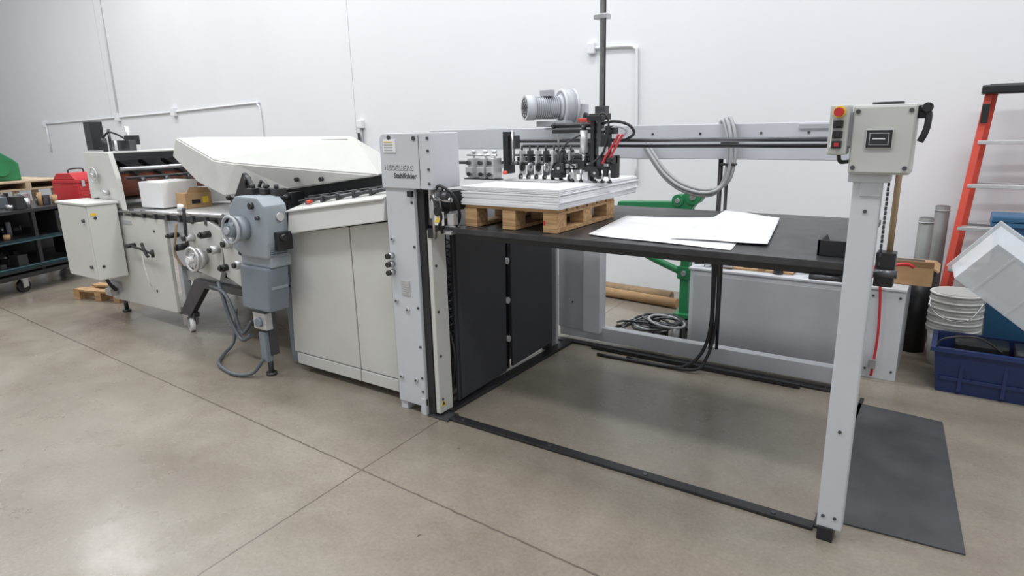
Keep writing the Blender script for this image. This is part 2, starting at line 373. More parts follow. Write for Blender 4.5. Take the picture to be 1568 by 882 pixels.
b.tube([(-.335,2.40,1.436),(-.33,2.42,1.41),(-.305,2.45,1.41)],.007,BLACK,8)
b.box(-.125,-.10,2.40,2.43,1.545,1.585,BLACK);b.tube([(-.115,2.40,1.575),(-.098,2.39,1.565),(-.095,2.385,1.53),(-.10,2.385,1.50),(-.11,2.385,1.475)],.010,BLACK)
b.cyl((-.10,2.37,1.578),(-.10,2.42,1.578),.014,BLACK)
b.done(par=feeder)
# ---------------- suction head ----------------
b=B('suction_head')
b.cyl((-2.0,3.0,1.468),(-.25,3.0,1.468),.010,DSTEEL);b.cyl((-2.0,3.03,1.44),(-.25,3.03,1.44),.009,BLACK)
b.box(-.275,-.235,2.96,3.06,1.38,1.49,BLACK)
b.cyl((-2.75,2.9,1.355),(-1.95,2.9,1.355),.010,DSTEEL)
b.box(-2.02,-1.99,2.86,2.93,1.30,1.52,BLACK);b.box(-1.99,-1.955,2.88,2.93,1.43,1.50,DSTEEL)
b.cyl((-1.97,2.88,1.36),(-1.97,2.88,1.53),.007,STEEL)
for i,x in enumerate((-2.20,-2.12,-2.06)):
    b.box(x-.018,x+.018,2.80,2.88,1.275,1.385,CAST,.006);b.box(x-.026,x+.02,2.79,2.83,1.30,1.34,CAST,.006)
    b.cyl((x,2.84,1.38),(x,2.84,1.425),.006,STEEL);b.cyl((x,2.84,1.41),(x,2.84,1.425),.012,CAST)
    b.cyl((x-.005,2.80,1.36),(x-.005,2.785,1.36),.012,DSTEEL);b.cyl((x,2.79,1.30),(x,2.78,1.30),.010,BLACK)
b.box(-2.23,-2.02,2.87,2.90,1.33,1.35,CAST);b.box(-2.26,-2.02,2.82,2.86,1.268,1.276,DSTEEL,.002);b.cyl((-2.24,2.83,1.40),(-2.04,2.83,1.40),.006,STEEL)
b.cyl((-2.0,2.95,1.35),(-1.50,2.95,1.35),.009,STEEL);b.cyl((-2.0,2.95,1.395),(-1.5,2.95,1.395),.006,DSTEEL);b.box(-2.0,-1.5,2.965,2.98,1.36,1.385,DSTEEL,.002)
for i in range(7):
    x=-1.95+i*.05
    b.box(x-.006,x+.006,2.92,2.97,1.29,1.42,DSTEEL if i%2 else CAST,.003);b.wheel((x+.014,2.92,1.335),(1,0,0),.024,.008,STEEL if i%2 else BLACK,BLACK)
    b.cyl((x,2.94,1.41),(x,2.94,1.445),.005,BLACK);b.wheel((x+.014,2.90,1.285),(1,0,0),.016,.008,BLACK,STEEL)
b.box(-2.0,-1.66,2.82,2.90,1.268,1.274,CAST,.001)
b.cyl((-1.98,2.83,1.31),(-1.98,2.81,1.31),.010,ORANGE)
b.box(-1.78,-1.46,2.97,3.03,1.505,1.525,BLACK)
b.cyl((-1.78,2.99,1.545),(-1.5,2.99,1.545),.012,BLACK);b.sph((-1.78,2.99,1.545),.016,BLACK)
b.cyl((-1.57,2.93,1.41),(-1.57,2.93,1.52),.019,CAST);b.cyl((-1.57,2.93,1.52),(-1.57,2.93,1.545),.012,BLACK);b.cyl((-1.57,2.93,1.36),(-1.57,2.93,1.41),.010,STEEL)
b.box(-1.53,-1.508,2.92,2.95,1.27,1.59,BLACK);b.box(-1.50,-1.475,2.93,2.97,1.28,1.57,DSTEEL);b.box(-1.54,-1.46,2.90,2.95,1.565,1.59,BLACK)
b.box(-1.69,-1.56,2.92,2.97,1.325,1.375,BLACK);b.box(-1.55,-1.42,2.90,2.95,1.295,1.345,BLACK);b.box(-1.66,-1.60,2.90,2.925,1.335,1.355,CAST,.002)
b.box(-1.74,-1.67,2.88,2.93,1.285,1.325,BLACK);b.box(-1.64,-1.61,2.90,2.93,1.275,1.315,CAST);b.box(-1.55,-1.52,2.88,2.91,1.275,1.32,STEEL,.003)
b.box(-1.59,-1.55,2.95,2.98,1.37,1.46,DSTEEL);b.box(-1.46,-1.42,2.90,2.94,1.36,1.50,BLACK);b.box(-1.47,-1.42,2.895,2.90,1.40,1.44,CAST,.002);b.box(-1.45,-1.40,2.92,2.97,1.50,1.54,BLACK)
for x in(-1.73,-1.68,-1.62,-1.57,-1.49,-1.45,-1.41): 
    b.cyl((x,2.90,1.270),(x,2.90,1.33),.006,STEEL);b.cyl((x,2.90,1.266),(x,2.90,1.275),.012,BLACK)
for x in(-1.72,-1.69,-1.63,-1.46): b.cyl((x,2.92,1.35),(x,2.92,1.42),.004,DSTEEL);b.sph((x,2.92,1.42),.009,BLACK)
b.cyl((-1.70,2.9,1.33),(-1.70,2.9,1.5),.005,DSTEEL)
b.wheel((-1.68,2.87,1.335),(0,1,0),.026,.015,BLACK,STEEL);b.wheel((-1.48,2.88,1.315),(0,1,0),.022,.015,BLACK,STEEL)
b.cyl((-1.43,2.90,1.38),(-1.38,2.90,1.38),.022,BLACK);b.box(-1.42,-1.38,2.9,2.95,1.29,1.40,BLACK)
b.tube([(-1.48,2.95,1.55),(-1.40,2.93,1.56),(-1.33,2.94,1.54),(-1.31,2.95,1.50),(-1.36,2.96,1.47)],.007,BLACK,8)
b.tube([(-1.48,2.94,1.52),(-1.38,2.92,1.535),(-1.34,2.93,1.51),(-1.40,2.94,1.46)],.006,HOSE,8)
b.tube([(-1.355,2.88,1.50),(-1.385,2.88,1.45),(-1.42,2.88,1.40),(-1.44,2.88,1.36)],.006,RED,8)
b.tube([(-1.335,2.88,1.50),(-1.365,2.88,1.45),(-1.40,2.88,1.39)],.006,RED,8)
b.tube([(-1.5,2.92,1.57),(-1.45,2.9,1.60),(-1.42,2.9,1.55),(-1.44,2.89,1.42),(-1.5,2.88,1.36)],.005,BLACK,8)
b.tube([(-1.58,2.92,1.50),(-1.66,2.9,1.45),(-1.65,2.89,1.38),(-1.6,2.89,1.34)],.005,BLACK,8)
b.box(-1.66,-1.58,3.03,3.06,1.56,1.58,ORANGE);b.box(-1.58,-1.48,3.0,3.05,1.57,1.60,BLACK)
b.done(par=feeder)
# ---------------- blower ----------------
b=B('vacuum_blower')
c0=Vector((-2.19,3.86,1.66));d=Vector((-.62,-.75,0)).normalized()
b.cyl(c0-d*.04,c0+d*.05,.115,GREY2,seg=36);b.cyl(c0+d*.05,c0+d*.07,.09,GREY,.07,seg=32)
b.ring(c0+d*.045,d,.108,.011,GREY);b.ring(c0-d*.035,d,.108,.011,GREY)
b.cyl(c0+d*.07,c0+d*.25,.066,GREY2,seg=28)
for i in range(11):b.cyl(c0+d*(.085+i*.014),c0+d*(.089+i*.014),.074,GREY,seg=28)
b.cyl(c0+d*.24,c0+d*.30,.080,GREY,seg=30);e=c0+d*.30
for r in(.02,.04,.06): b.ring(e,d,r,.0035,BLACK,20)
u=Vector((0,0,1));wv=d.cross(u)
for k in range(8):
    a=k*math.pi/4;dd=math.cos(a)*u+math.sin(a)*wv;b.cyl(e,e+dd*.068,.003,BLACK,seg=6)
b.box(-2.31,-2.23,3.70,3.76,1.73,1.77,GREY2)
b.box(-2.4,-2.06,3.88,3.98,1.536,1.56,GREY);b.box(-2.35,-2.13,3.72,3.96,1.54,1.575,GREY2)
b.box(-2.15,-2.08,3.86,3.95,1.56,1.68,GREY);b.cyl((-2.08,3.9,1.60),(-2.0,3.84,1.57),.025,BLACK)
b.done()
# ---------------- pallet and paper ----------------
b=B('wooden_pallet')
px0,px1,py0,py1=-2.02,-1.49,2.52,3.12
for x in(px0+.035,(px0+px1)/2,px1-.035):
    for y in(py0+.045,(py0+py1)/2,py1-.045): b.box(x-.038,x+.038,y-.045,y+.045,1.082,1.145,WOOD,.003)
for x in(px0+.035,(px0+px1)/2,px1-.035): b.box(x-.038,x+.038,py0,py1,1.0645,1.082,WOOD,.002)
for x in(px0+.035,(px0+px1)/2,px1-.035): b.box(x-.038,x+.038,py0,py1,1.145,1.158,WOOD,.002)
for i in range(6):
    y=py0+.045+i*(py1-py0-.09)/5;b.box(px0,px1,y-.042,y+.042,1.158,1.173,WOOD,.002)
b.box(-1.56,-1.55,py0-.001,py0,1.1,1.12,RED,0)
b.done()
b=B('paper_stack')
z=1.1745
for i in range(26):
    dx=random.uniform(-.004,.004)+(.010 if i in(9,19) else 0);h=random.choice((.003,.004,.0035));b.box(-2.03+dx,-1.47+dx,2.51+dx*.5,3.36+dx,z,z+h-.0003,PAPER,0,(0,0,random.uniform(-.3,.3)));z+=h
b.done()
def sheet(name,pts,z,cur):
    b=B(name);t=bmesh.new();N=12
    P=[Vector((p[0],p[1],0)) for p in pts];g=[]
    for i in range(N+1):
        row=[]
        for j in range(N+1):
            u=i/N;v=j/N
            q=P[0]*(1-u)*(1-v)+P[1]*u*(1-v)+P[2]*u*v+P[3]*(1-u)*v
            row.append(t.verts.new((q.x,q.y,z+cur(u,v))))
        g.append(row)
    for i in range(N):
        for j in range(N): t.faces.new((g[i][j],g[i+1][j],g[i+1][j+1],g[i][j+1])).smooth=True
    b.merge(t,PAPER);o=b.done();md=o.modifiers.new('s','SOLIDIFY');md.thickness=.0008;return o
sheet('paper_sheet',[(-1.34,2.55),(-.69,2.49),(-.82,3.42),(-1.43,3.16)],1.065,lambda u,v:.006*max(0,.2-u)*5+.003*math.sin(3*u+2*v)**2)
sheet('paper_sheet',[(-.98,2.60),(-.59,2.64),(-.70,3.34),(-1.02,3.52)],1.073,lambda u,v:.02*max(0,v-.8)*2+.003*math.sin(4*u)**2)
# ---------------- folding machine ----------------
b=B('folding_machine')
def zt(x): return .92+(x+3.44)*(1.05-.92)/(.87)
b.prism([(-3.50,.13),(-2.872,.13),(-2.872,zt(-2.872)),(-3.44,zt(-3.44))],'y',2.5,2.53,CREAM,.005)
b.prism([(-2.862,.13),(-2.55,.13),(-2.55,zt(-2.55)),(-2.862,zt(-2.862))],'y',2.5,2.53,CREAM,.005)
b.box(-3.47,-2.872,2.497,2.53,.05,.124,CREAM,.004);b.box(-2.862,-2.55,2.497,2.53,.05,.124,CREAM,.004)
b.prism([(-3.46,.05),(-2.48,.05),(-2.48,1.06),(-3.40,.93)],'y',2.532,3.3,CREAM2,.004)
b.box(-3.60,-2.5,2.6,3.3,0,.06,BLACK)
b.box(-3.62,-3.47,2.56,3.3,.02,.9,BLUEG2,.004)
b.tube([(-3.475,2.50,.66),(-3.475,2.465,.66),(-3.475,2.465,.58),(-3.475,2.50,.58)],.007,BLACK,8,4)
# console lid
b.hexa([(-3.33,2.42,.94),(-2.50,2.42,1.07),(-2.50,3.2,1.08),(-3.33,3.2,.95),(-3.33,2.44,1.075),(-2.50,2.44,1.19),(-2.50,2.72,1.255),(-3.33,2.72,1.14)],CREAM,.006)
b.hexa([(-3.34,2.425,1.068),(-2.50,2.425,1.184),(-2.50,2.73,1.25),(-3.34,2.73,1.13),(-3.34,2.425,1.078),(-2.50,2.425,1.194),(-2.50,2.73,1.262),(-3.34,2.73,1.145)],CREAM,.003)
b.cyl((-3.33,2.53,1.125),(-2.52,2.53,1.235),.010,DSTEEL);b.cyl((-3.3,2.58,1.15),(-2.52,2.58,1.25),.007,BLACK)
for k in range(6):
    x=-3.25+k*.14;b.box(x-.010,x+.010,2.515,2.6,1.10+(x+3.33)*.138,1.14+(x+3.33)*.138,DSTEEL)
b.cyl((-3.22,2.50,1.13),(-3.18,2.50,1.136),.010,ORANGE)
# hood
t=bmesh.new()
V={k:t.verts.new(p) for k,p in dict(E=(-5.24,2.85,1.512),F=(-3.14,2.85,1.50),A=(-4.49,2.70,1.352),A2=(-4.2,2.68,1.335),D=(-2.80,2.70,1.285),C=(-3.67,2.72,1.17),Bm=(-4.38,2.68,1.10),H=(-4.85,2.76,1.18),G=(-5.34,2.86,1.365),
 Er=(-5.6,3.25,1.512),Fr=(-3.62,3.25,1.50),Dr=(-3.1,3.25,1.285),Cr=(-3.67,3.25,1.17),Br=(-4.38,3.25,1.10),Hr=(-4.95,3.25,1.18),Gr=(-5.6,3.25,1.365)).items()}
for q in(('E','A','A2','D','F'),('A','A2','Bm'),('A2','D','C','Bm'),('E','G','H','A'),('A','H','Bm'),('E','F','Fr','Er'),('F','D','Dr','Fr'),('D','C','Cr','Dr'),('C','Bm','Br','Cr'),('Bm','H','Hr','Br'),('H','G','Gr','Hr'),('G','E','Er','Gr'),('Er','Fr','Dr','Cr','Br','Hr','Gr')):
    t.faces.new([V[k] for k in q])
bmesh.ops.recalc_face_normals(t,faces=t.faces)
bmesh.ops.bevel(t,geom=[e for e in t.edges if e.calc_face_angle(0)>.12],offset=.008,segments=2,affect='EDGES')
b.merge(t,CREAM)
b.box(-3.45,-3.2,2.838,2.846,1.478,1.490,BLACK,0)
for p_ in((-4.6,2.74,1.18),(-3.55,2.70,1.24),(-3.3,2.695,1.25)): b.cyl(p_,(p_[0],p_[1]-.02,p_[2]),.014,BLACK)
b.box(-4.35,-2.75,2.80,3.2,1.0,1.30,BLACK)
for k in range(7): b.cyl((-4.3+k*.11,2.70,1.08),(-4.3+k*.11,3.6,1.08),.035,DSTEEL if k%2 else CAST)
for k in range(6):
    x=-4.25+k*.13;b.box(x,x+.05,2.64,2.74,1.02,1.10+.03*(k%3),BLACK if k%2 else DSTEEL);b.sph((x+.02,2.62,1.10+.03*(k%2)),.02,BLACK)
b.prism([(-4.25,.95),(-4.05,.90),(-3.95,1.25),(-4.0,1.28),(-4.1,1.15)],'y',2.60,2.63,BLACK)
# delivery side: body frames
b.prism([(-6.1,.13),(-5.03,.15),(-5.03,.90),(-6.1,.90)],'y',2.55,2.58,CREAM,.005)
b.prism([(-6.19,.90),(-5.66,.90),(-5.68,1.2),(-5.75,1.41),(-6.19,1.41)],'y',2.55,2.59,CREAM,.005)
b.prism([(-6.19,.3),(-5.66,.3),(-5.68,1.2),(-5.75,1.41),(-6.19,1.41)],'y',3.82,3.86,CREAM,.005)
b.prism([(-6.1,.13),(-5.03,.15),(-5.03,.90),(-6.1,.90)],'y',3.82,3.85,CREAM,.005)
b.box(-6.19,-5.78,2.59,3.82,1.385,1.41,CREAM);b.box(-6.15,-6.1,2.59,3.82,.5,1.38,GREY2)
b.box(-5.80,-5.76,2.59,3.82,1.34,1.40,BLACK)
b.cyl((-5.86,2.6,1.13),(-5.86,3.8,1.13),.095,WOODR,seg=28);b.cyl((-5.95,2.6,.98),(-5.95,3.8,.98),.06,STEEL)
for k in range(5):
    y=2.72+k*.2;b.box(-6.05,-5.62,y,y+.025,1.24,1.27,BLACK,.003,(0,18,0));b.cyl((-5.62,y+.01,1.2),(-5.62,y+.01,1.13),.02,DSTEEL)
b.cyl((-5.7,2.6,1.27),(-5.7,3.8,1.27),.016,STEEL);b.cyl((-5.62,2.6,1.20),(-5.62,3.8,1.20),.012,BLACK)
b.handwheel((-6.0,2.52,1.22),(0,1,0),.06,CAST,CAST);b.cyl((-6.05,2.55,1.0),(-6.05,2.52,1.0),.03,BLACK);b.cyl((-5.85,2.55,1.08),(-5.85,2.5,1.08),.022,CAST)
# delivery table
b.hexa([(-5.8,2.56,.905),(-4.15,2.56,.965),(-4.15,3.8,.965),(-5.8,3.8,.905),(-5.8,2.56,.935),(-4.15,2.56,.995),(-4.15,3.8,.995),(-5.8,3.8,.935)],CAST,.003)
b.cyl((-5.75,2.54,.93),(-4.2,2.54,.985),.012,STEEL)
for k in range(9):
    x=-5.7+k*.18;b.box(x,x+.03,2.535,2.56,.90,.96,DSTEEL,.003)
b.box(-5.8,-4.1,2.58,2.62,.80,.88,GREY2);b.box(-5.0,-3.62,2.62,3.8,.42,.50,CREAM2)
b.box(-4.98,-4.93,2.58,2.64,.12,.9,GREY2);b.box(-4.98,-4.93,3.7,3.76,.12,.9,GREY2)
b.box(-4.93,-3.6,2.66,3.7,.52,.86,BLACK)
# levers on lower panel
b.tube([(-5.55,2.55,.66),(-5.5,2.50,.66),(-5.35,2.50,.65),(-5.2,2.50,.63)],.010,BLACK);b.tube([(-5.33,2.50,.70),(-5.28,2.49,.64),(-5.24,2.49,.60)],.012,BLACK)
b.cyl((-5.55,2.55,.66),(-5.55,2.48,.66),.018,BLACK);b.cyl((-5.18,2.50,.66),(-5.18,2.50,.60),.013,BLACK)
b.box(-5.7,-5.55,2.545,2.551,.83,.86,GREY2,.001);b.bolt(-5.3,2.55,.3,r=.01);b.bolt(-5.95,2.55,.25,r=.01);b.bolt(-5.2,2.55,.8,r=.01)
b.tube([(-5.35,2.5,.6),(-5.32,2.49,.5),(-5.30,2.5,.38),(-5.36,2.54,.33)],.004,WHITE,6)
# side mechanism
b.prism([(-5.0,.62),(-4.85,.55),(-4.7,.56),(-4.7,.90),(-5.0,.90)],'y',2.56,2.60,GREY2)
b.prism([(-4.68,.55),(-4.35,.5),(-4.28,.62),(-4.25,.88),(-4.4,.93),(-4.68,.9)],'y',2.54,2.58,CREAM)
b.prism([(-4.22,.55),(-4.0,.48),(-3.85,.55),(-3.82,.85),(-4.0,.93),(-4.22,.9)],'y',2.52,2.56,CREAM)
b.prism([(-3.95,.42),(-3.72,.42),(-3.72,.60),(-3.85,.62)],'y',2.46,2.52,BLACK)
b.cyl((-4.50,2.54,.66),(-4.50,2.44,.66),.05,CAST);b.handwheel((-4.50,2.44,.66),(0,1,0),.085,CAST,WHITE)
b.cyl((-4.50,2.50,.66),(-4.50,2.47,.66),.08,CAST,seg=28)
for x,z,r in((-4.62,.80,.03),(-4.40,.84,.025),(-4.3,.74,.03),(-4.12,.80,.035),(-4.02,.66,.03),(-3.92,.76,.025),(-4.2,.62,.025),(-4.75,.72,.025),(-4.85,.8,.02)):
    b.cyl((x,2.55,z),(x,2.47,z),r,CAST if r>.026 else BLACK);b.cyl((x,2.47,z),(x,2.455,z),r*.6,BLACK)
b.tube([(-4.75,2.5,.9),(-4.74,2.47,.8),(-4.76,2.46,.68),(-4.72,2.48,.58)],.009,ROUND)
b.tube([(-4.62,2.50,1.02),(-4.60,2.48,.9),(-4.61,2.48,.75)],.012,BLACK);b.cyl((-4.68,2.5,.99),(-4.66,2.5,1.04),.02,WHITE)
b.prism([(-5.03,.15),(-4.9,.13),(-4.62,.40),(-3.95,.40),(-3.95,.46),(-4.75,.46)],'y',2.57,2.62,DSTEEL)
b.tube([(-4.3,2.5,.5),(-4.2,2.46,.42),(-4.12,2.45,.25),(-4.0,2.44,.14),(-3.85,2.42,.2)],.014,DHOSE)
b.tube([(-4.45,2.52,.45),(-4.15,2.44,.46),(-4.02,2.42,.34),(-3.95,2.42,.2),(-3.85,2.44,.3)],.012,DHOSE)
# casters / feet
b.caster(-4.94,2.60,0,.16,.062,WHITE,(.3,.95,0));b.caster(-4.94,3.7,0,.16,.062,WHITE);b.cyl((-6.05,2.62,0),(-6.05,2.62,.16),.018,DSTEEL);b.cyl((-6.05,2.62,0),(-6.05,2.62,.02),.035,DSTEEL)
b.cyl((-6.05,3.7,0),(-6.05,3.7,.35),.018,DSTEEL);b.box(-5.12,-4.85,2.58,2.63,.13,.17,DSTEEL)
b.box(-6.1,-5.9,2.52,2.56,.22,.30,GREY2);b.box(-6.08,-5.98,2.48,2.54,.18,.24,CAST)
# rear electronics tower
b.box(-6.22,-6.10,2.60,2.70,1.42,1.66,BLACK);b.box(-6.2,-5.9,2.80,2.86,1.41,1.50,DSTEEL);b.cyl((-6.1,2.9,1.41),(-6.1,2.9,1.62),.02,CAST)
b.cyl((-6.12,2.75,1.41),(-6.12,2.75,1.60),.012,DSTEEL);b.cyl((-6.0,2.65,1.41),(-6.0,2.65,1.52),.02,BLACK)
b.box(-6.1,-5.95,2.86,2.92,1.46,1.54,BLACK);b.tube([(-6.15,2.7,1.5),(-6.05,2.72,1.57),(-5.98,2.8,1.52),(-5.98,2.85,1.45)],.008,BLACK);b.cyl((-5.92,2.7,1.41),(-5.92,2.7,1.5),.012,CAST)
folder=b.done()
# ---------------- knife unit drive ----------------
b=B('drive_gearbox')
b.prism([(-3.70,.84),(-3.60,.80),(-3.36,.80),(-3.34,.90),(-3.34,1.12),(-3.40,1.17),(-3.62,1.17),(-3.70,1.10)],'y',2.28,2.44,BLUEG,.012)
b.box(-3.66,-3.36,2.30,2.45,.74,.81,BLUEG,.01)
b.prism([(-3.68,.46),(-3.40,.46),(-3.37,.74),(-3.66,.74)],'y',2.28,2.43,BLUEG2,.012)
b.box(-3.70,-3.38,2.30,2.42,.60,.62,BLUEG,.006)
for k in range(6): b.box(-3.36,-3.345,2.30,2.42,.82+k*.012,.826+k*.012,BLUEG2,.001)
b.cyl((-3.56,2.28,.98),(-3.56,2.22,.98),.075,BLUEG,seg=28);b.handwheel((-3.56,2.19,.98),(0,1,0),.08,GREY2,GREY2);b.cyl((-3.56,2.22,.98),(-3.56,2.17,.98),.045,BLUEG2)
b.cyl((-3.45,2.28,1.12),(-3.45,2.26,1.12),.02,BLACK);b.cyl((-3.40,2.28,1.05),(-3.40,2.26,1.05),.012,DSTEEL)
b.box(-3.37,-3.30,2.33,2.43,.85,.96,BLACK);b.cyl((-3.33,2.36,.93),(-3.27,2.36,.93),.02,BLACK)
b.cyl((-3.34,2.38,1.05),(-3.325,2.38,1.05),.025,CAST)
for x,y in((-3.6,2.4),(-3.5,2.42),(-3.42,2.44)): b.box(x-.03,x+.03,y-.03,y+.05,1.17,1.21,BLACK,.006);b.cyl((x,y,1.2),(x,y,1.235),.014,BLACK)
b.tube([(-3.62,2.42,1.2),(-3.72,2.45,1.27),(-3.82,2.5,1.22),(-3.80,2.52,1.08)],.014,BLACK)
b.tube([(-3.5,2.44,1.22),(-3.6,2.47,1.25),(-3.7,2.5,1.18)],.01,DSTEEL)
b.box(-3.75,-3.68,2.35,2.55,.82,1.12,BLACK)
b.box(-3.58,-3.52,2.34,2.40,.14,.46,DSTEEL);b.box(-3.63,-3.50,2.31,2.36,.32,.43,CAST);b.cyl((-3.56,2.31,.37),(-3.56,2.29,.37),.03,BLUEG2)
b.box(-3.59,-3.53,2.31,2.36,.10,.30,BLUEG2);b.cyl((-3.56,2.35,.0),(-3.56,2.35,.15),.018,DSTEEL);b.cyl((-3.56,2.35,.0),(-3.56,2.35,.02),.035,DSTEEL)
b.tube([(-3.56,2.3,.12),(-3.62,2.25,.03),(-3.75,2.2,.015),(-4.0,2.25,.02),(-4.15,2.38,.02),(-4.2,2.5,.08),(-4.22,2.56,.3)],.012,DHOSE)
b.done(par=folder)
# ---------------- electrical cabinet ----------------
b=B('electrical_cabinet')
b.box(-6.22,-5.70,2.30,2.53,.39,1.0,CREAM,.008);b.box(-6.21,-5.71,2.29,2.302,.40,.995,CREAM,.004);b.box(-6.24,-5.69,2.285,2.54,1.0,1.02,CREAM,.005)
for z in(.5,.88): b.cyl((-5.76,2.29,z),(-5.76,2.275,z),.014,DSTEEL)
b.bolt(-5.70,2.35,.9,'x+',.012);b.bolt(-5.70,2.35,.5,'x+',.012);b.box(-5.701,-5.697,2.32,2.36,.92,.94,YEL,0)
for x in(-6.0,-5.8): b.box(x-.03,x+.03,2.50,2.56,.45,.5,GREY2)
b.tube([(-5.9,2.42,.39),(-5.88,2.45,.3),(-5.92,2.5,.24),(-6.0,2.52,.26)],.014,BLACK)
b.done(par=folder)
b=B('paper_ream');b.box(-5.55,-5.25,2.66,2.98,.965,1.17,WHITE,.004,(0,0,4));b.box(-5.40,-5.1,3.0,3.2,.985,1.10,WHITE,.004,(0,0,-6))
b.box(-5.50,-5.30,2.70,2.9,1.17,1.175,WHITE,.001);b.done()
b=B('small_cardboard_box');b.box(-5.16,-5.02,2.74,2.96,.965,1.085,CARD,.003);b.box(-5.02,-5.015,2.79,2.86,1.0,1.03,DARKW,0);b.box(-5.019,-5.016,2.88,2.93,1.0,1.05,YEL,0)
b.prism([(2.76,1.085),(2.96,1.085),(2.94,1.12),(2.79,1.13)],'x',-5.035,-5.03,CARD,0);b.done()
# ---------------- workshop cart on the far left ----------------
b=B('workshop_cart')
LX,LY=.80,1.9
b.box(-LX,0,0,LY,.80,.835,DARKW);b.box(-LX,0,0,LY,.52,.55,DARKW);b.box(-LX,0,0,LY,.22,.27,DARKW)
b.box(-LX-.02,.03,-.02,LY+.02,.16,.20,DARKW)
for x in(-LX+.02,-.03):
    for y in(.02,LY/2,LY-.02): b.box(x-.02,x+.02,y-.02,y+.02,.2,.8,TEAL if y!=LY/2 else DARKW)
for y in(.15,LY-.15,.75):
    for x in(-LX+.1,-.08): b.caster(x,y,0,.16,.065,DARKW,(1,0,0))
b.box(-.02,.0,0,LY,.51,.55,TEAL);b.box(-.02,0,0,LY,.235,.275,TEAL);b.box(-.3,-.02,1.35,1.88,.29,.5,DARKW);b.box(-.3,-.02,1.2,1.88,.55,.78,DARKW)
b.box(-.79,-.77,0,LY,.27,.80,DARKW,.002)
cart=b.done((-7.45,1.75,0),20)
cl=B('machine_parts')
mm=[STEEL,BLACK,DSTEEL,BLACK,GREY2,BLACK,CARD,BLACK,DSTEEL,DHOSE]
for zb,hh,n in((.836,.14,54),(.551,.16,36),(.271,.14,32)):
    for i in range(n):
        x=random.uniform(-.7,-.07);y=random.uniform(.05,1.25 if zb<.8 else 1.4);k=random.random();h_=random.uniform(.04,hh);m=random.choice(mm)
        if zb<.8 and y>1.1: y-=.9
        if k<.45: s_=random.uniform(.02,.07);cl.box(x-s_,x+s_*.8,y-s_,y+s_*.6,zb,zb+h_,m,.004)
        elif k<.75: r=random.uniform(.015,.05);cl.cyl((x,y,zb),(x,y,zb+h_),r,m,seg=14)
        else:
            r=random.uniform(.03,.055);cl.wheel((x,y,zb+r),(random.random(),random.random(),0),r,.03,m,STEEL)
cl.done((-7.45,1.75,0),20)
b=B('tool_box')
b.box(-.36,0,-.19,.19,0,.18,RED,.008);b.box(-.36,0,-.19,.19,.185,.23,RED,.012);b.prism([(-.34,.23),(-.02,.23),(-.09,.30),(-.28,.30)],'y',-.185,.185,RED,.006)
for z in(.04,.11): b.box(.0,.004,-.17,.17,z,z+.05,RED,.002);b.box(.004,.012,-.06,.06,z+.02,z+.03,STEEL,.002)
b.tube([(-.2,-.1,.30),(-.2,-.08,.34),(-.2,.08,.34),(-.2,.1,.30)],.008,BLACK)
for y in(-.12,.12): b.box(.0,.014,y-.02,y+.02,.15,.22,STEEL,.003)
b.done((-8.22,3.42,.836),20)
b=B('wooden_crate')
for z in(0,.09): b.box(-1.0,0,0,.9,z,z+.02,WOOD2,.003)
for y in(.02,.43,.84): b.box(-1.0,0,y,y+.06,.02,.09,WOOD2,.003)
for x in(-.95,-.5,-.05): b.box(x-.03,x+.03,.1,.16,-.92,0,WOOD2,.003);b.box(x-.03,x+.03,.74,.8,-.92,0,WOOD2,.003)
b.done((-9.2,2.7,.92),8)
b=B('green_machine')
b.prism([(-.5,0),(0,0),(0,.20),(-.06,.26),(-.22,.38),(-.5,.42)],'x',-.4,.0,GREEN,.015)
b.cyl((0,-.2,.14),(.05,-.2,.14),.08,GREEN);b.box(.0,.02,-.42,-.3,.2,.3,BLACK);b.done((-9.5,3.18,1.032),0)
b=B('wooden_pallet')
for y in(0,.2,.4): b.box(-.6,0,y,y+.09,.08,.1,WOOD,.002)
for x in(-.6,-.32,-.08): b.box(x,x+.08,0,.49,0,.08,WOOD,.002)
b.done((-6.40,2.72,0),15)
# ---------------- behind the feeder ----------------
b=B('green_stand')
b.prism([(-2.24,.94),(-1.78,.96),(-1.66,1.05),(-1.60,1.05),(-1.56,1.0),(-1.64,.90),(-1.9,.88),(-2.25,.87)],'y',4.76,4.84,GREEN,.008)
b.cyl((-1.62,4.74,1.0),(-1.62,4.86,1.0),.055,GREEN);b.cyl((-1.62,4.73,1.0),(-1.62,4.87,1.0),.022,STEEL);b.cyl((-1.74,4.75,.97),(-1.74,4.85,.97),.045,GREEN);b.cyl((-1.74,4.74,.97),(-1.74,4.86,.97),.018,STEEL)
b.box(-1.70,-1.63,4.765,4.835,.06,.92,GREEN)
b.tube([(-2.22,4.8,.90),(-2.12,4.8,.60),(-2.0,4.8,.52),(-1.68,4.8,.40)],.028,GREEN);b.box(-1.73,-1.60,4.72,4.88,.055,.085,GREEN)
b.box(-1.72,-1.61,4.755,4.845,.36,.46,GREEN);b.cyl((-1.665,4.74,.41),(-1.665,4.76,.41),.02,STEEL)
for y in(4.74,4.86): b.caster(-1.665,y,0,.056,.022,DARKW)
b.done()
b=B('cardboard_tube')
b.cyl((-2.75,5.35,.055),(-1.95,5.28,.055),.05,ROUND);b.cyl((-2.6,5.22,.045),(-1.85,5.15,.045),.042,CARD);b.cyl((-1.951,5.28,.055),(-1.949,5.28,.055),.04,DSTEEL)
b.done()
b=B('coiled_cable')
for k in range(10):
    R=.12+.05*random.random();cx=-1.90+.03*k;cy=4.38+.06*math.sin(k*2);b.ring((cx,cy,.02+.013*k),(random.uniform(-.16,.16),random.uniform(-.16,.16),1),R,.009,[BLACK,HOSE,BLACK,DSTEEL][k%4])
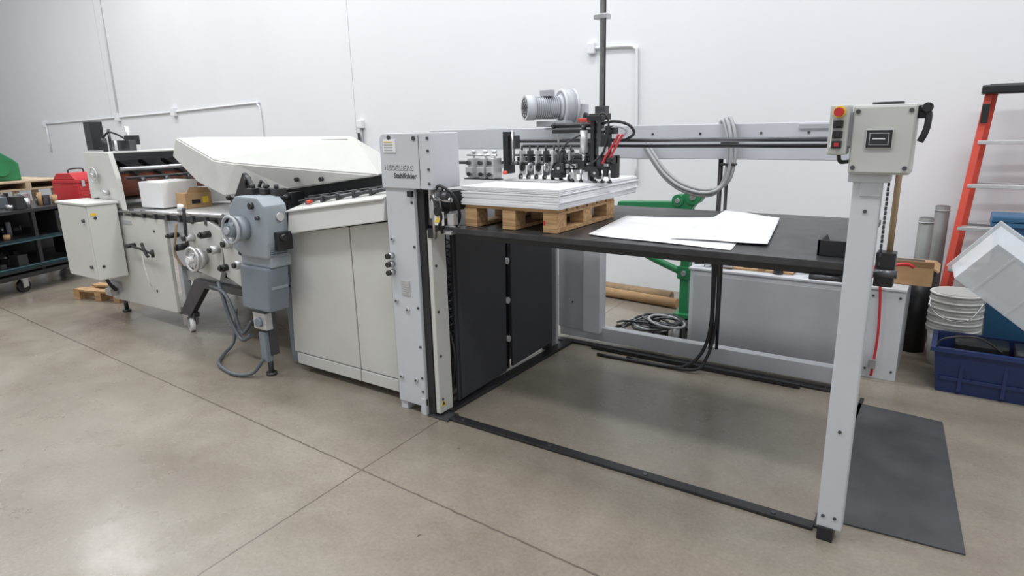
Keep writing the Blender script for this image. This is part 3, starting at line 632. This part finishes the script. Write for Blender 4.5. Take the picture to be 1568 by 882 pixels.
b.tube([(-2.15,4.3,.012),(-1.9,4.15,.012),(-1.7,4.22,.03),(-1.50,4.15,.012)],.01,BLACK)
b.tube([(-2.1,4.5,.012),(-1.95,4.3,.10),(-1.75,4.25,.13),(-1.55,4.4,.10),(-1.5,4.5,.02)],.009,BLACK);b.tube([(-2.0,4.2,.012),(-1.85,4.35,.12),(-1.65,4.5,.14),(-1.52,4.6,.02)],.008,DSTEEL)
b.box(-1.60,-1.52,4.36,4.48,0,.12,DSTEEL);b.cyl((-1.55,4.3,.0),(-1.55,4.3,.12),.03,CAST);b.box(-1.7,-1.63,4.3,4.38,0,.09,BLACK);b.box(-1.8,-1.74,4.42,4.5,0,.11,DSTEEL)
b.done()
b=B('low_steel_cabinet')
b.box(-1.45,-.36,4.27,4.85,.02,.56,GREY,.005);b.box(-.355,-.165,4.27,4.85,0,.56,GREY,.005);b.box(-1.46,-.16,4.26,4.86,.56,.575,GREY,.003)
b.box(-1.42,-.40,4.262,4.272,.05,.53,GREY2,.003)
for x in(-.33,-.19): b.bolt(x,4.27,.52);b.bolt(x,4.27,.06)
b.done()
b=B('scrap_hardware')
for i in range(60):
    x=random.uniform(-1.38,-.42);y=random.uniform(4.32,4.75);k=random.random();m=random.choice([STEEL,BLACK,CAST,DSTEEL,WHITE,CARD,WHITE,RED if k>.9 else BLACK]);s_=random.uniform(.012,.04)
    if k<.5: b.box(x-s_*1.6,x+s_*1.6,y-s_,y+s_,.5905 if x<-.8 else .5755,.5905+s_*random.uniform(.4,1.0),m,.002)
    elif k<.75: b.cyl((x,y,.5755),(x,y,.5905+s_),s_*.8,m,seg=12)
    else: b.cyl((x-.06,y-s_,.5905+.01),(x+.06,y+s_,.5905+.012),.01,m,seg=8)
b.box(-1.35,-.8,4.34,4.7,.5755,.59,CARD,.002)
b.done()
b=B('cardboard_box')
b.box(-.30,-.05,4.40,4.66,.576,.69,CARD,.003);b.prism([(4.40,.69),(4.37,.73),(4.37,.725),(4.40,.685)],'x',-.3,-.05,CARD,0);b.box(-.055,-.02,4.40,4.66,.67,.682,CARD,.001,(0,35,0))
b.box(-.25,-.1,4.44,4.54,.691,.71,DARKW);b.done()
b=B('red_ratchet_strap')
b.tube([(-.36,4.25,.70),(-.33,4.22,.66),(-.30,4.235,.60),(-.28,4.235,.3),(-.29,4.23,.03)],.008,RED,8);b.tube([(-.36,4.3,.62),(-.27,4.27,.70),(-.19,4.30,.72),(-.15,4.33,.70)],.010,RED,8)
b.tube([(-.45,4.3,.6),(-.38,4.28,.64),(-.33,4.3,.70)],.010,RED,8);b.box(-.31,-.27,4.21,4.25,.08,.14,STEEL)
b.done()
b=B('trash_can')
b.cyl((-.13,4.99,0),(-.13,4.99,.58),.085,DARKW,.105,seg=24);b.ring((-.13,4.99,.58),(0,0,1),.105,.010,DARKW);b.sph((-.13,4.99,.57),.095,DARKW,(1,1,.4));b.done()
b=B('floor_mat')
pm=[(-.36,3.82),(.09,3.78),(.19,2.58),(-.23,2.55)]
b.prism(pm,'z',.0,.008,RUB,.002);b.done()
# ---------------- ladder ----------------
b=B('step_ladder')
def ra(xt,xb,yt,yb): 
    b.hexa([(xb-.02,yb-.035,0),(xb+.02,yb-.035,0),(xb+.02,yb+.035,0),(xb-.02,yb+.035,0),(xt-.02,yt-.035,1.68),(xt+.02,yt-.035,1.68),(xt+.02,yt+.035,1.68),(xt-.02,yt+.035,1.68)],ORANGE,.004)
ra(.10,-.02,5.28,5.18);ra(.50,.66,5.28,5.18);ra(.13,.02,5.34,5.5);ra(.47,.60,5.34,5.5)
b.box(.06,.55,5.18,5.40,1.68,1.735,DARKW,.01);b.box(.10,.51,5.21,5.37,1.735,1.74,BLACK,.001)
for z in(1.38,1.10,.82,.54,.26):
    k=1-z/1.68;b.box(.10-.12*k,.50+.16*k,5.24-.10*k,5.32-.10*k,z-.012,z+.012,CAST,.003);b.box(.13-.11*k,.47+.13*k,5.33+.16*k,5.36+.16*k,z-.012,z+.012,STEEL,.003)
b.box(.075,.115,5.21,5.215,1.5,1.62,DARKW,.001)
b.done()
b=B('plastic_bucket_stack')
bx,by=.09,4.80
for i in range(6):
    z=.0+i*.045
    b.cyl((bx,by,z),(bx,by,z+.25),.115,BEIGE,.14,seg=32);b.ring((bx,by,z+.245),(0,0,1),.143,.007,BEIGE,32);b.ring((bx,by,z+.222),(0,0,1),.141,.004,BEIGE,32)
b.cyl((bx,by,.476),(bx,by,.478),.128,CREAM2,seg=32)
b.tube([(bx-.14,4.76,.44),(bx-.13,4.70,.38),(bx-.05,4.65,.33),(bx+.07,4.65,.34),(bx+.14,4.74,.44)],.003,STEEL,6)
b.done()
b=B('storage_tote')
def tub(b,x0,x1,y0,y1,z0,z1,m,t=.008,fl=.03,rim=.02):
    T=bmesh.new()
    def rc(e,z): return [T.verts.new(p) for p in((x0-e,y0-e,z),(x1+e,y0-e,z),(x1+e,y1+e,z),(x0-e,y1+e,z))]
    R=[rc(0,z0),rc(fl,z1-.02),rc(fl+rim,z1-.02),rc(fl+rim,z1+.004),rc(fl-t,z1+.004),rc(-t,z0+t)]
    for A,C in zip(R,R[1:]):
        for k in range(4): T.faces.new((A[k],A[(k+1)%4],C[(k+1)%4],C[k]))
    T.faces.new(R[0]);T.faces.new(R[-1])
    b.merge(T,m)
tub(b,.04,.70,4.26,4.54,0.0,.27,BLUE)
b.box(.05,.69,4.238,4.26,.08,.10,BLUE,.003);b.box(.05,.69,4.243,4.26,.14,.155,BLUE,.003)
for x in(.15,.35,.55): b.box(x-.01,x+.01,4.235,4.26,.02,.24,BLUE,.003)
b.tube([(.02,4.23,.275),(.05,4.22,.33),(.2,4.22,.36),(.32,4.26,.28)],.006,BLACK,8)
b.box(.10,.36,4.34,4.50,.01,.29,DARKW,.02);b.box(.38,.68,4.30,4.50,.01,.285,DSTEEL,.02)
b.done()
# clear bin standing on its side, leaning in the tote
b=B('clear_storage_bin')
tub(b,-.31,.31,-.14,.14,-.0,.22,CLEAR,.004,.025,.018)
for q in(-.2,0,.2): b.box(q-.006,q+.006,-.14,.14,-.004,.0,CLEAR,.001)
b.box(-.27,.08,-.11,.09,.006,.010,WHITE,.001);b.box(.12,.26,-.10,.06,.006,.05,BLUE2,.003);b.box(-.24,.22,-.10,.10,.03,.04,WHITE,.001)
o=b.done()
X=Vector((.80,.05,-.60)).normalized();Z=Vector((.02,.97,.22));Z=(Z-X*Z.dot(X)).normalized();Y=Z.cross(X)
o.matrix_world=Matrix(((X.x,Y.x,Z.x,.385),(X.y,Y.y,Z.y,4.30),(X.z,Y.z,Z.z,.585),(0,0,0,1)))
b=B('recycling_bin')
tub(b,.26,.60,4.84,4.98,0,.92,BLUE2,.008,.04,.02);b.box(.20,.66,4.78,5.02,.926,.965,BLUE2,.015);b.box(.24,.62,4.76,4.79,.80,.86,BLUE2,.01);b.done()
b=B('paper_roll')
for x,y,h_ in((-.14,5.20,.88),(-.06,5.42,.94)): b.cyl((x,y,0),(x,y,h_),.045,GREY3,seg=24);b.cyl((x,y,h_),(x,y,h_+.002),.038,DSTEEL,seg=24);b.ring((x,y,h_-.03),(0,0,1),.046,.004,GREY2)
b.done()
# ---------------- lights, world, camera ----------------
W=bpy.data.worlds.new('World');S.world=W;W.use_nodes=True;W.node_tree.nodes['Background'].inputs[0].default_value=(.95,.97,1,1);W.node_tree.nodes['Background'].inputs[1].default_value=.62
for i,(x,y) in enumerate([(-11,0.5),(-11,3.9),(-7,.5),(-7,3.9),(-3,.3),(-3,3.9),(1,.3),(1,3.4),(-15,2.5)]):
    l=bpy.data.lights.new('high_bay_light','AREA');l.shape='RECTANGLE';l.size=2.4;l.size_y=.5;l.energy=100;l.color=(.97,.985,1)
    o=bpy.data.objects.new('high_bay_light',l);bpy.context.collection.objects.link(o);o.location=(x,y,5.6)
cd=bpy.data.cameras.new('camera');cd.sensor_width=36;cd.lens=22.57;cd.clip_end=100
co=bpy.data.objects.new('camera',cd);bpy.context.collection.objects.link(co)
co.matrix_world=Matrix(((.8250,-.1213,.5520,0),(.5645,.2141,-.7972,0),(-.0214,.9693,.2449,1.55),(0,0,0,1)))
S.camera=co
